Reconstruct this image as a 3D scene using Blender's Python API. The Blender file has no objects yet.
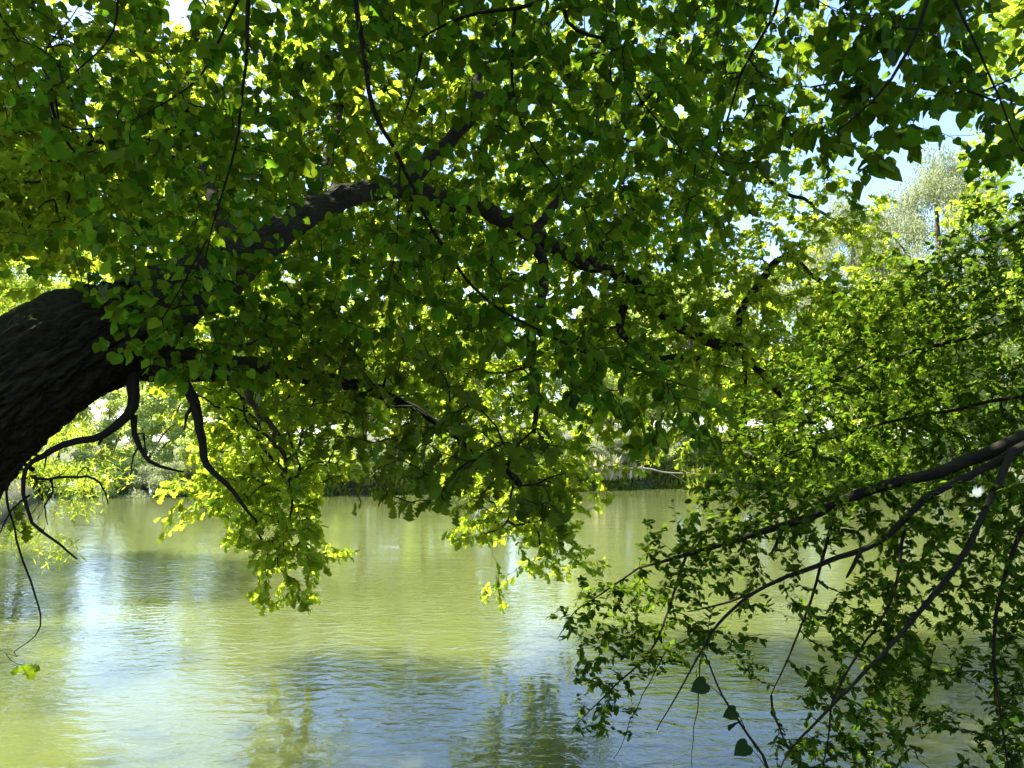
import bpy, math, random
import numpy as np
from mathutils import Vector, noise as mnoise

# ------------------------------------------------------------------ camera, sky, sun, exposure
SC = bpy.context.scene
COL = SC.collection
FPX, CX, CY, HORIZON = 770.0, 512.0, 384.0, 452.0
CAM = np.array([0.0, 0.0, 2.8])
PITCH = math.atan((HORIZON - CY) / FPX)
cam_d = bpy.data.cameras.new('camera')
cam_d.sensor_width = 36.0
cam_d.lens = FPX / 1024.0 * 36.0
cam_d.clip_start, cam_d.clip_end = 0.05, 6000.0
cam_o = bpy.data.objects.new('camera', cam_d)
COL.objects.link(cam_o)
cam_o.location = CAM
cam_o.rotation_euler = (math.radians(90) + PITCH, 0, 0)
SC.camera = cam_o

SUN_EL, SUN_LEFT = 56.0, 66.0          # elevation; degrees to the left of the view direction
SUN_STRENGTH, SKY_STRENGTH, EXPOSURE = 5.0, 0.09, 2.35
world = bpy.data.worlds.new('World')
SC.world = world
world.use_nodes = True
wt = world.node_tree
bg = wt.nodes['Background']
sky = wt.nodes.new('ShaderNodeTexSky')
sky.sky_type = 'NISHITA'
sky.sun_disc = False
sky.sun_elevation = math.radians(SUN_EL)
sky.sun_rotation = math.radians(-SUN_LEFT)
sky.air_density, sky.dust_density, sky.ozone_density = 1.0, 0.8, 2.6
tc = wt.nodes.new('ShaderNodeTexCoord')
mp = wt.nodes.new('ShaderNodeMapping')
mp.inputs['Scale'].default_value = (1.6, 1.6, 4.5)
mp.inputs['Location'].default_value = (0.35, 0.1, 0.2)
nz = wt.nodes.new('ShaderNodeTexNoise')
nz.inputs['Scale'].default_value = 1.3
nz.inputs['Detail'].default_value = 7.0
nz.inputs['Roughness'].default_value = 0.58
rp = wt.nodes.new('ShaderNodeValToRGB')
rp.color_ramp.elements[0].position, rp.color_ramp.elements[1].position = 0.55, 0.82
mixc = wt.nodes.new('ShaderNodeMixRGB')
mixc.inputs[2].default_value = (4.6, 5.0, 5.8, 1)
wt.links.new(tc.outputs['Generated'], mp.inputs['Vector'])
wt.links.new(mp.outputs['Vector'], nz.inputs['Vector'])
wt.links.new(nz.outputs['Fac'], rp.inputs['Fac'])
wt.links.new(rp.outputs['Color'], mixc.inputs[0])
wt.links.new(sky.outputs['Color'], mixc.inputs[1])
wt.links.new(mixc.outputs['Color'], bg.inputs['Color'])
bg.inputs['Strength'].default_value = SKY_STRENGTH

sun_d = bpy.data.lights.new('sun', 'SUN')
sun_d.energy, sun_d.angle, sun_d.color = SUN_STRENGTH, math.radians(0.5), (1.0, 0.93, 0.78)
sun_o = bpy.data.objects.new('sun', sun_d)
COL.objects.link(sun_o)
el, az = math.radians(SUN_EL), math.radians(SUN_LEFT)
SUN_DIR = Vector((-math.sin(az) * math.cos(el), math.cos(az) * math.cos(el), math.sin(el)))
sun_o.rotation_euler = SUN_DIR.to_track_quat('Z', 'Y').to_euler()
sun_o.location = (-20, 20, 40)

SC.view_settings.view_transform = 'Standard'
SC.view_settings.look = 'None'
SC.view_settings.exposure = EXPOSURE
SC.view_settings.gamma = 1.0
SC.view_settings.use_curve_mapping = False
SC.render.engine = 'CYCLES'
SC.cycles.max_bounces = 8
SC.cycles.diffuse_bounces = 4
SC.cycles.glossy_bounces = 3
SC.cycles.transmission_bounces = 5
SC.cycles.caustics_reflective = False
SC.cycles.caustics_refractive = False
SC.cycles.sample_clamp_indirect = 6.0

rng = np.random.default_rng(11)
UP = np.array([0.0, 0.0, 1.0])
FW = np.array([0.0, math.cos(PITCH), math.sin(PITCH)])
UPC = np.array([0.0, -math.sin(PITCH), math.cos(PITCH)])
RT = np.array([1.0, 0.0, 0.0])


def at(px, py, d):
    """the point of the place that lies d metres ahead of the camera, seen at this pixel of the photograph"""
    return CAM + d * (FW + (px - CX) / FPX * RT + (CY - py) / FPX * UPC)


def norm(a):
    return a / np.maximum(np.linalg.norm(a, axis=-1, keepdims=True), 1e-9)


# ------------------------------------------------------------------ objects
def tag(o, label=None, cat=None, group=None, kind=None):
    for k, v in (('label', label), ('category', cat), ('group', group), ('kind', kind)):
        if v:
            o[k] = v
    return o


def empty(name, loc, label, cat, group=None):
    o = bpy.data.objects.new(name, None)
    o.empty_display_size = 0.3
    o.location = loc
    COL.objects.link(o)
    return tag(o, label, cat, group)


def mesh_obj(name, V, F, mat, parent=None, uv=None, smooth=True, origin=None):
    """V: (n,3) world coordinates, F: list of arrays of faces (each (m,k) for a fixed k)"""
    me = bpy.data.meshes.new(name)
    V = np.asarray(V, dtype=np.float32)
    off = np.zeros(3)
    if parent is not None:
        p = parent
        while p is not None:
            off = off + np.array(p.location)
            p = p.parent
    me.vertices.add(len(V))
    me.vertices.foreach_set('co', (V - off.astype(np.float32)).ravel())
    if not isinstance(F, list):
        F = [F]
    F = [np.asarray(f, dtype=np.int32) for f in F if len(f)]
    loops = np.concatenate([f.ravel() for f in F])
    tot = np.concatenate([np.full(len(f), f.shape[1], dtype=np.int32) for f in F])
    start = np.concatenate([[0], np.cumsum(tot)[:-1]]).astype(np.int32)
    me.loops.add(len(loops))
    me.loops.foreach_set('vertex_index', loops)
    me.polygons.add(len(tot))
    me.polygons.foreach_set('loop_start', start)
    me.polygons.foreach_set('loop_total', tot)
    me.polygons.foreach_set('use_smooth', np.full(len(tot), smooth))
    if uv is not None:
        ul = me.uv_layers.new(name='UVMap')
        ul.data.foreach_set('uv', np.asarray(uv, dtype=np.float32)[loops].ravel())
    me.update(calc_edges=True)
    me.materials.append(mat)
    o = bpy.data.objects.new(name, me)
    COL.objects.link(o)
    if parent is not None:
        o.parent = parent
    return o


def merge(parts):
    """[(V,F,uv)] with quads only -> one"""
    vs, fs, us, n = [], [], [], 0
    for V, F, U in parts:
        vs.append(V)
        fs.append(F + n)
        us.append(U)
        n += len(V)
    return np.concatenate(vs), np.concatenate(fs), np.concatenate(us)


# ------------------------------------------------------------------ materials
def new_mat(name):
    m = bpy.data.materials.new(name)
    m.use_nodes = True
    nt = m.node_tree
    nt.nodes.clear()
    out = nt.nodes.new('ShaderNodeOutputMaterial')
    return m, nt, out


def leaf_mat(name, refl, trans, gloss=0.08, vary=0.35, hue=0.03, mixf=0.5, rough=0.4):
    m, nt, out = new_mat(name)
    N, L = nt.nodes, nt.links
    geo = N.new('ShaderNodeNewGeometry')

    def varied(col):
        h = N.new('ShaderNodeHueSaturation')
        h.inputs['Color'].default_value = (*col, 1)
        mh = N.new('ShaderNodeMapRange')
        mh.inputs['To Min'].default_value, mh.inputs['To Max'].default_value = 0.5 - hue, 0.5 + hue
        w = N.new('ShaderNodeTexWhiteNoise')
        w.noise_dimensions = '1D'
        L.new(geo.outputs['Random Per Island'], w.inputs['W'])
        L.new(w.outputs['Value'], mh.inputs['Value'])
        L.new(mh.outputs['Result'], h.inputs['Hue'])
        mv = N.new('ShaderNodeMapRange')
        mv.inputs['To Min'].default_value, mv.inputs['To Max'].default_value = 1 - vary, 1 + vary
        L.new(geo.outputs['Random Per Island'], mv.inputs['Value'])
        L.new(mv.outputs['Result'], h.inputs['Value'])
        return h
    d = N.new('ShaderNodeBsdfDiffuse')
    t = N.new('ShaderNodeBsdfTranslucent')
    L.new(varied(refl).outputs['Color'], d.inputs['Color'])
    L.new(varied(trans).outputs['Color'], t.inputs['Color'])
    mx = N.new('ShaderNodeAddShader')
    L.new(d.outputs['BSDF'], mx.inputs[0])
    L.new(t.outputs['BSDF'], mx.inputs[1])
    g = N.new('ShaderNodeBsdfGlossy')
    g.inputs['Roughness'].default_value = rough
    g.inputs['Color'].default_value = (0.9, 0.95, 0.9, 1)
    lw = N.new('ShaderNodeLayerWeight')
    lw.inputs['Blend'].default_value = 0.25
    mr = N.new('ShaderNodeMath')
    mr.operation = 'MULTIPLY'
    mr.inputs[1].default_value = gloss * 2
    L.new(lw.outputs['Fresnel'], mr.inputs[0])
    fm = N.new('ShaderNodeMixShader')
    L.new(mr.outputs['Value'], fm.inputs['Fac'])
    L.new(mx.outputs['Shader'], fm.inputs[1])
    L.new(g.outputs['BSDF'], fm.inputs[2])
    L.new(fm.outputs['Shader'], out.inputs['Surface'])
    return m


def bark_mat(name, c1, c2, scale_u=14.0, scale_v=3.0, bump=0.02, moss=0.0):
    m, nt, out = new_mat(name)
    N, L = nt.nodes, nt.links
    uv = N.new('ShaderNodeUVMap')
    mp = N.new('ShaderNodeMapping')
    mp.inputs['Scale'].default_value = (scale_u, scale_v, 1)
    L.new(uv.outputs['UV'], mp.inputs['Vector'])
    n1 = N.new('ShaderNodeTexNoise')
    n1.inputs['Scale'].default_value = 1.0
    n1.inputs['Detail'].default_value = 9
    n1.inputs['Roughness'].default_value = 0.65
    n1.inputs['Distortion'].default_value = 0.6
    v = N.new('ShaderNodeTexVoronoi')
    v.feature = 'DISTANCE_TO_EDGE'
    v.inputs['Scale'].default_value = 0.8
    L.new(mp.outputs['Vector'], n1.inputs['Vector'])
    mv = N.new('ShaderNodeMixRGB')
    mv.inputs[0].default_value = 0.35
    L.new(mp.outputs['Vector'], mv.inputs[1])
    L.new(n1.outputs['Color'], mv.inputs[2])
    L.new(mv.outputs['Color'], v.inputs['Vector'])
    r = N.new('ShaderNodeValToRGB')
    r.color_ramp.elements[0].position, r.color_ramp.elements[1].position = 0.3, 0.72
    r.color_ramp.elements[0].color = (*c1, 1)
    r.color_ramp.elements[1].color = (*c2, 1)
    L.new(n1.outputs['Fac'], r.inputs['Fac'])
    col = r.outputs['Color']
    if moss:
        g = N.new('ShaderNodeNewGeometry')
        s = N.new('ShaderNodeSeparateXYZ')
        L.new(g.outputs['Normal'], s.inputs['Vector'])
        tco = N.new('ShaderNodeTexCoord')
        n2 = N.new('ShaderNodeTexNoise')
        n2.inputs['Scale'].default_value = 5.0
        n2.inputs['Detail'].default_value = 6
        L.new(tco.outputs['Object'], n2.inputs['Vector'])
        ad = N.new('ShaderNodeMath')
        ad.operation = 'MULTIPLY_ADD'
        ad.inputs[1].default_value = 0.35
        L.new(s.outputs['Z'], ad.inputs[0])
        L.new(n2.outputs['Fac'], ad.inputs[2])
        mr = N.new('ShaderNodeMapRange')
        mr.inputs['From Min'].default_value, mr.inputs['From Max'].default_value = 0.6, 0.85
        mr.inputs['To Max'].default_value = moss
        L.new(ad.outputs['Value'], mr.inputs['Value'])
        mm = N.new('ShaderNodeMixRGB')
        mm.inputs[2].default_value = (0.028, 0.036, 0.008, 1)
        L.new(mr.outputs['Result'], mm.inputs[0])
        L.new(col, mm.inputs[1])
        col = mm.outputs['Color']
    p = N.new('ShaderNodeBsdfPrincipled')
    p.inputs['Roughness'].default_value = 0.9
    p.inputs['Specular IOR Level'].default_value = 0.2
    L.new(col, p.inputs['Base Color'])
    ad2 = N.new('ShaderNodeMath')
    ad2.operation = 'MULTIPLY_ADD'
    ad2.inputs[1].default_value = 0.8
    L.new(v.outputs['Distance'], ad2.inputs[0])
    L.new(n1.outputs['Fac'], ad2.inputs[2])
    b = N.new('ShaderNodeBump')
    b.inputs['Distance'].default_value = bump
    b.inputs['Strength'].default_value = 1.0
    L.new(ad2.outputs['Value'], b.inputs['Height'])
    L.new(b.outputs['Normal'], p.inputs['Normal'])
    L.new(p.outputs['BSDF'], out.inputs['Surface'])
    return m


M = {}
M['linden_leaf'] = leaf_mat('linden leaf', (0.026, 0.052, 0.004), (0.080, 0.142, 0.006), 0.006, 0.5, 0.028)
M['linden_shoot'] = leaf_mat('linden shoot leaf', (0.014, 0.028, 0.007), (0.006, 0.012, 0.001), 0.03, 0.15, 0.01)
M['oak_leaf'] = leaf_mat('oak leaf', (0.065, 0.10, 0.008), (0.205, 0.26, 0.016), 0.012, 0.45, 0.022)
M['oak_shade_tint'] = leaf_mat('oak leaf shade tint', (0.035, 0.056, 0.006), (0.07, 0.10, 0.004), 0.012, 0.45, 0.02)  # darker oak leaf copy; shade on the near sprays is put into the colour
M['elm_leaf'] = leaf_mat('elm leaf', (0.024, 0.048, 0.005), (0.062, 0.104, 0.005), 0.010, 0.5, 0.02)
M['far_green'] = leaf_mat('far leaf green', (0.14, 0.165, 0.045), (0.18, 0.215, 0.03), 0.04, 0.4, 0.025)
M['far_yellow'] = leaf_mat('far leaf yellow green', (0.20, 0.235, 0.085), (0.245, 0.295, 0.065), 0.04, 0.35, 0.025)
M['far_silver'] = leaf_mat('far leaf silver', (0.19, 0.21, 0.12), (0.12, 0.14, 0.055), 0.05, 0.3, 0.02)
M['willow_leaf'] = leaf_mat('willow leaf', (0.13, 0.17, 0.02), (0.24, 0.295, 0.02), 0.05, 0.3, 0.02)
M['reed'] = leaf_mat('dry reed', (0.36, 0.34, 0.22), (0.2, 0.19, 0.09), 0.03, 0.3, 0.02)
M['grass'] = leaf_mat('bank grass', (0.10, 0.13, 0.025), (0.11, 0.14, 0.015), 0.03, 0.4, 0.03)
M['oak_bark'] = bark_mat('oak bark', (0.004, 0.003, 0.002), (0.045, 0.033, 0.019), 26, 34, 0.02, 0.8)
M['branch_bark'] = bark_mat('branch bark', (0.005, 0.004, 0.003), (0.024, 0.017, 0.011), 4, 14, 0.008, 0.35)
M['twig_bark'] = bark_mat('twig bark', (0.008, 0.006, 0.004), (0.025, 0.019, 0.012), 2, 9, 0.001)
M['dead_bark'] = bark_mat('dead bark', (0.007, 0.005, 0.004), (0.026, 0.019, 0.014), 4, 9, 0.004)
M['far_bark'] = bark_mat('far bark', (0.05, 0.04, 0.03), (0.16, 0.13, 0.10), 6, 2, 0.03)
M['pale_wood'] = bark_mat('pale dead wood', (0.15, 0.13, 0.10), (0.35, 0.31, 0.25), 3, 4, 0.01)


def ground_mat():
    m, nt, out = new_mat('bank soil')
    N, L = nt.nodes, nt.links
    t = N.new('ShaderNodeTexCoord')
    n = N.new('ShaderNodeTexNoise')
    n.inputs['Scale'].default_value = 0.9
    n.inputs['Detail'].default_value = 10
    n.inputs['Roughness'].default_value = 0.7
    L.new(t.outputs['Object'], n.inputs['Vector'])
    r = N.new('ShaderNodeValToRGB')
    e = r.color_ramp.elements
    e[0].position, e[0].color = 0.3, (0.028, 0.020, 0.012, 1)
    e[1].position, e[1].color = 0.7, (0.06, 0.085, 0.022, 1)
    x = e.new(0.5)
    x.color = (0.045, 0.052, 0.018, 1)
    L.new(n.outputs['Fac'], r.inputs['Fac'])
    p = N.new('ShaderNodeBsdfPrincipled')
    p.inputs['Roughness'].default_value = 0.95
    L.new(r.outputs['Color'], p.inputs['Base Color'])
    b = N.new('ShaderNodeBump')
    b.inputs['Distance'].default_value = 0.15
    L.new(n.outputs['Fac'], b.inputs['Height'])
    L.new(b.outputs['Normal'], p.inputs['Normal'])
    L.new(p.outputs['BSDF'], out.inputs['Surface'])
    return m


def water_mat():
    m, nt, out = new_mat('river water')
    N, L = nt.nodes, nt.links
    t = N.new('ShaderNodeTexCoord')

    def noise(sx, sy, scale, detail, rough, dist=0.0, rot=0.0):
        mp = N.new('ShaderNodeMapping')
        mp.inputs['Scale'].default_value = (sx, sy, 1)
        mp.inputs['Rotation'].default_value = (0, 0, rot)
        L.new(t.outputs['Object'], mp.inputs['Vector'])
        n = N.new('ShaderNodeTexNoise')
        n.inputs['Scale'].default_value = scale
        n.inputs['Detail'].default_value = detail
        n.inputs['Roughness'].default_value = rough
        n.inputs['Distortion'].default_value = dist
        L.new(mp.outputs['Vector'], n.inputs['Vector'])
        return n
    n1 = noise(0.62, 1.0, 6.0, 3.0, 0.5, 0.5, 0.12)      # ripples
    n2 = noise(0.6, 1.0, 0.9, 2.0, 0.45, 0.2, -0.2)      # slow swell of the current
    n3 = noise(0.35, 1.0, 0.16, 3.0, 0.5, 1.2, 0.1)      # where the wind ruffles it
    mr = N.new('ShaderNodeMapRange')
    mr.inputs['From Min'].default_value, mr.inputs['From Max'].default_value = 0.35, 0.65
    mr.inputs['To Min'].default_value, mr.inputs['To Max'].default_value = 0.35, 1.0
    L.new(n3.outputs['Fac'], mr.inputs['Value'])
    a = N.new('ShaderNodeMath')
    a.operation = 'MULTIPLY'
    L.new(n1.outputs['Fac'], a.inputs[0])
    L.new(mr.outputs['Result'], a.inputs[1])
    b1 = N.new('ShaderNodeBump')
    b1.inputs['Strength'].default_value = 1.0
    b1.inputs['Distance'].default_value = 0.0115
    L.new(a.outputs['Value'], b1.inputs['Height'])
    b2 = N.new('ShaderNodeBump')
    b2.inputs['Strength'].default_value = 1.0
    b2.inputs['Distance'].default_value = 0.012
    L.new(n2.outputs['Fac'], b2.inputs['Height'])
    L.new(b2.outputs['Normal'], b1.inputs['Normal'])
    p = N.new('ShaderNodeBsdfPrincipled')
    p.inputs['Base Color'].default_value = (0.074, 0.089, 0.028, 1)
    p.subsurface_method = 'BURLEY'              # silt in the water scatters the light sideways
    p.inputs['Subsurface Weight'].default_value = 1.0
    p.inputs['Subsurface Radius'].default_value = (1.0, 1.0, 0.7)
    p.inputs['Subsurface Scale'].default_value = 1.6
    p.inputs['Roughness'].default_value = 0.03
    p.inputs['IOR'].default_value = 1.5
    L.new(b1.outputs['Normal'], p.inputs['Normal'])
    L.new(p.outputs['BSDF'], out.inputs['Surface'])
    return m


M['ground'] = ground_mat()
M['water'] = water_mat()


# ------------------------------------------------------------------ terrain and river
def near_edge(x):
    return 4.3 + np.maximum(0, -x - 6) * 1.9 + np.maximum(0, x - 7.5) * 1.5 + 0.35 * np.sin(x * 0.9) * np.exp(-(x / 9) ** 2)


def far_edge(x):
    return 55 + 0.28 * np.clip(x, -60, 60) + 1.2 * np.sin(x * 0.21) + 0.6 * np.sin(x * 0.63 + 1) + 0.25 * np.sin(x * 1.7)


def ground_z(x, y):
    n, f = near_edge(x), far_edge(x)
    f = np.maximum(f, n + 16)
    zn = np.interp(np.clip(n - y, -3, 60), [-3, -0.8, 0, 0.7, 2.0, 6, 60], [-2.2, -0.9, -0.05, 0.75, 1.2, 1.5, 2.6])
    zf = np.interp(np.clip(y - f, -3, 400), [-3, -0.5, 0, 0.35, 1.2, 6, 40, 400], [-2.2, -0.8, -0.1, 0.75, 0.95, 1.5, 3.5, 22])
    return np.where(y < (n + f) * 0.5, zn, zf)


def build_ground():
    xs = np.concatenate([np.linspace(-1500, -90, 20), np.linspace(-85, 85, 230), np.linspace(90, 1500, 20)])
    nr = 34
    T = np.concatenate([np.array([-900, -300, -80, -30, -12, -6, -3.5, -2, -1.3, -0.7, -0.3, 0, 0.5, 1, 3])])
    T2 = np.array([-3, -1, -0.5, -0.2, 0, 0.15, 0.35, 0.7, 1.2, 2, 4, 6, 10, 16, 25, 40, 70, 120, 300, 900, 2500])
    V = []
    for x in xs:
        n = float(near_edge(np.clip(x, -60, 40)))
        f = max(float(far_edge(x)), n + 16)
        ys = list(n + T) + list(f + T2)
        for y in ys:
            z = float(ground_z(np.float64(np.clip(x, -60, 40)) if y < (n + f) / 2 else np.float64(x), np.float64(y)))
            j = 0.10 * mnoise.noise(Vector((x * 0.7, y * 0.7, 0))) if z > 0.1 else 0
            V.append((x, y, z + j))
    k = len(T) + len(T2)
    nx = len(xs)
    I = np.arange(nx * k).reshape(nx, k)
    F = np.stack([I[:-1, :-1], I[1:, :-1], I[1:, 1:], I[:-1, 1:]], -1).reshape(-1, 4)
    o = mesh_obj('ground', V, F, M['ground'])
    tag(o, kind='structure')


build_ground()
wv = np.array([(-1500, -60, 0), (1500, -60, 0), (1500, 900, 0), (-1500, 900, 0)], float)
tag(mesh_obj('river_water', wv, np.array([[0, 1, 2, 3]]), M['water'], smooth=False), kind='structure')


# ------------------------------------------------------------------ tubes
def smooth_path(P, R, step, gnarl=0.0):
    """Catmull-Rom through the points, about every step metres"""
    P, R = np.asarray(P, float), np.asarray(R, float)
    Q = np.vstack([2 * P[0] - P[1], P, 2 * P[-1] - P[-2]])
    oP, oR = [], []
    for i in range(len(P) - 1):
        p0, p1, p2, p3 = Q[i:i + 4]
        n = max(2, int(np.linalg.norm(p2 - p1) / step))
        t = np.linspace(0, 1, n, endpoint=False)[:, None]
        oP.append(0.5 * (2 * p1 + (p2 - p0) * t + (2 * p0 - 5 * p1 + 4 * p2 - p3) * t ** 2 + (3 * p1 - p0 - 3 * p2 + p3) * t ** 3))
        oR.append(R[i] + (R[i + 1] - R[i]) * t[:, 0])
    oP.append(P[-1:])
    oR.append(R[-1:])
    oP, oR = np.concatenate(oP), np.concatenate(oR)
    if gnarl:
        L = np.concatenate([[0], np.cumsum(np.linalg.norm(np.diff(oP, axis=0), axis=1))])
        for i in range(1, len(oP)):
            w = min(1.0, L[i] / 0.3)
            for fq, am in ((2.2, 1.0), (6.5, 0.45), (17.0, 0.16)):
                q = mnoise.noise_vector(Vector((L[i] * fq, P[0][0] * 7.1, P[0][2] * 5.3)))
                oP[i] += np.array(q) * am * w * min(0.035, 0.012 + oR[i] * 0.6) * gnarl
    return oP, oR


def tube(P, R, sides, rough=0.0, rfreq=3.0, seed=0.0, cap=True, furrow=0.0):
    P = np.asarray(P, float)
    sides += (sides % 2) if cap else 0
    n = len(P)
    T = norm(np.gradient(P, axis=0))
    ref = UP if abs(T[0] @ UP) < 0.9 else RT
    a = norm(np.cross(T[0], ref))
    A = np.zeros((n, 3))
    for i in range(n):
        a = a - T[i] * (a @ T[i])
        a = a / max(np.linalg.norm(a), 1e-9)
        A[i] = a
    B = np.cross(T, A)
    th = np.linspace(0, 2 * math.pi, sides, endpoint=False)
    off = A[:, None, :] * np.cos(th)[None, :, None] + B[:, None, :] * np.sin(th)[None, :, None]
    rad = np.repeat(np.asarray(R, float)[:, None], sides, 1)
    L = np.concatenate([[0], np.cumsum(np.linalg.norm(np.diff(P, axis=0), axis=1))])
    if rough:
        for i in range(n):
            for j in range(sides):
                c, s = math.cos(th[j]), math.sin(th[j])
                v = mnoise.fractal(Vector((c * 1.1 + seed, s * 1.1, L[i] * rfreq * 0.5)), 0.9, 2.1, 3)
                w = mnoise.noise(Vector((c * 5 + seed, s * 5, L[i] * rfreq * 1.5)))
                rad[i, j] *= 1 + rough * v + rough * 0.35 * w
                if furrow:
                    tw = th[j] + 0.5 * mnoise.noise(Vector((L[i] * 1.3, seed, 4)))
                    k = 2.2 + 5.5 * R[i]
                    q = Vector((math.cos(tw) * k * 2.4, math.sin(tw) * k * 2.4 + seed, L[i] * 5.5))
                    a1 = 1 - abs(mnoise.noise(q)) * 2.2
                    a2 = 1 - abs(mnoise.noise(q * 2.3)) * 2.0
                    rad[i, j] -= furrow * (max(a1, 0) ** 2 + 0.45 * max(a2, 0) ** 2)
    V = P[:, None, :] + off * rad[:, :, None]
    I = np.arange(n * sides).reshape(n, sides)
    J = np.roll(I, -1, axis=1)
    F = np.stack([I[:-1], J[:-1], J[1:], I[1:]], -1).reshape(-1, 4)
    V = V.reshape(-1, 3)
    uv = np.stack([np.abs(np.tile(th / (2 * math.pi) * 2 - 1, n)), np.repeat(L, sides)], -1)
    if cap:
        V = np.vstack([V, P[-1] + T[-1] * R[-1] * 0.6])
        e = I[-1]
        F2 = np.stack([e[0::2], e[1::2], np.roll(e, -1)[1::2], np.full(len(e[0::2]), n * sides)], -1)
        F = np.vstack([F, F2])
        uv = np.vstack([uv, [0, L[-1]]])
    return V, F, uv


# ------------------------------------------------------------------ leaves
def fan(outline, ribs):
    """half outlines mirrored about a midrib: outline [(x,y)], ribs [y] -> template"""
    raise NotImplementedError


def template(half, fold=0.12, curl=-0.18, wav=0.0):
    """half: right-hand outline from base to tip [(x,y)], first and last on the midrib. Quads between the rim and the midrib."""
    half = np.array(half, float)
    n = len(half)
    mid = np.linspace(half[0, 1] if half[0, 1] > 0 else 0.0, half[-1, 1], n)
    V, F = [], []
    for i in range(n):
        V.append((0, mid[i], 0))
    for s in (1, -1):
        base = len(V)
        for i in range(1, n - 1):
            V.append((s * half[i, 0], half[i, 1], 0))
        for i in range(n - 1):
            a, b = i, i + 1
            ra = base + i - 1 if i >= 1 else None
            rb = base + i if i + 1 <= n - 2 else None
            f = [a, rb, b] if ra is None else ([a, ra, b] if rb is None else [a, ra, rb, b])
            if s < 0:
                f = f[::-1]
            if len(f) == 4:
                F.append([f[0], f[1], f[2]])
                F.append([f[0], f[2], f[3]])
            else:
                F.append(f)
    V = np.array(V)
    V[:, 2] = np.abs(V[:, 0]) * fold * 2 + curl * V[:, 1] ** 2 + wav * np.sin(V[:, 1] * 11 + V[:, 0] * 4) * np.abs(V[:, 0])
    return V, np.array(F)


HEART_L = [(0, 0.0), (0.17, -0.10), (0.36, -0.07), (0.47, 0.12), (0.47, 0.32), (0.39, 0.54), (0.24, 0.74), (0.09, 0.90), (0, 1.02)]
OAK_L = [(0, 0), (0.06, 0.10), (0.17, 0.20), (0.09, 0.29), (0.27, 0.41), (0.13, 0.50), (0.36, 0.64), (0.17, 0.72), (0.30, 0.86), (0.16, 0.95), (0, 1.02)]
OVATE_L = [(0, 0), (0.22, 0.10), (0.33, 0.32), (0.27, 0.62), (0.12, 0.86), (0, 1.02)]
HEART = template(HEART_L, 0.05, -0.12, 0.08)
HEARTS = [HEART, template(HEART_L, 0.14, -0.30, -0.18), template(HEART_L, -0.06, 0.10, 0.22), template([(x * 0.86, y) for x, y in HEART_L], 0.22, -0.22, 0.1)]
OAKS = [template(OAK_L, 0.10, -0.15, 0.2), template(OAK_L, 0.2, -0.35, -0.2), template([(x * 1.15, y) for x, y in OAK_L], 0.02, -0.05, 0.25)]
OVATES = [template(OVATE_L, 0.06, -0.10, 0.04), template(OVATE_L, 0.12, -0.16, -0.04), template([(x * 1.15, y) for x, y in OVATE_L], 0.02, -0.04, 0.05)]
SIMPLE = template([(0, 0), (0.36, 0.22), (0.30, 0.68), (0, 1.0)], 0.12, -0.15)
LANCE = template([(0, 0), (0.10, 0.3), (0.09, 0.65), (0, 1.0)], 0.1, -0.2)


def leaf_mesh(tmpl, P, D, Nn, S):
    """P base, D direction of the midrib, Nn approximate normal, S length"""
    TV, TF = tmpl
    P, D, Nn, S = (np.asarray(q, float) for q in (P, D, Nn, S))
    D = norm(D)
    X = norm(np.cross(D, Nn))
    Z = np.cross(X, D)
    n = len(P)
    V = P[:, None, :] + S[:, None, None] * (TV[None, :, 0, None] * X[:, None, :] + TV[None, :, 1, None] * D[:, None, :] + TV[None, :, 2, None] * Z[:, None, :])
    F = TF[None] + (np.arange(n) * len(TV))[:, None, None]
    return V.reshape(-1, 3), F.reshape(-1, TF.shape[1])


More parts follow.
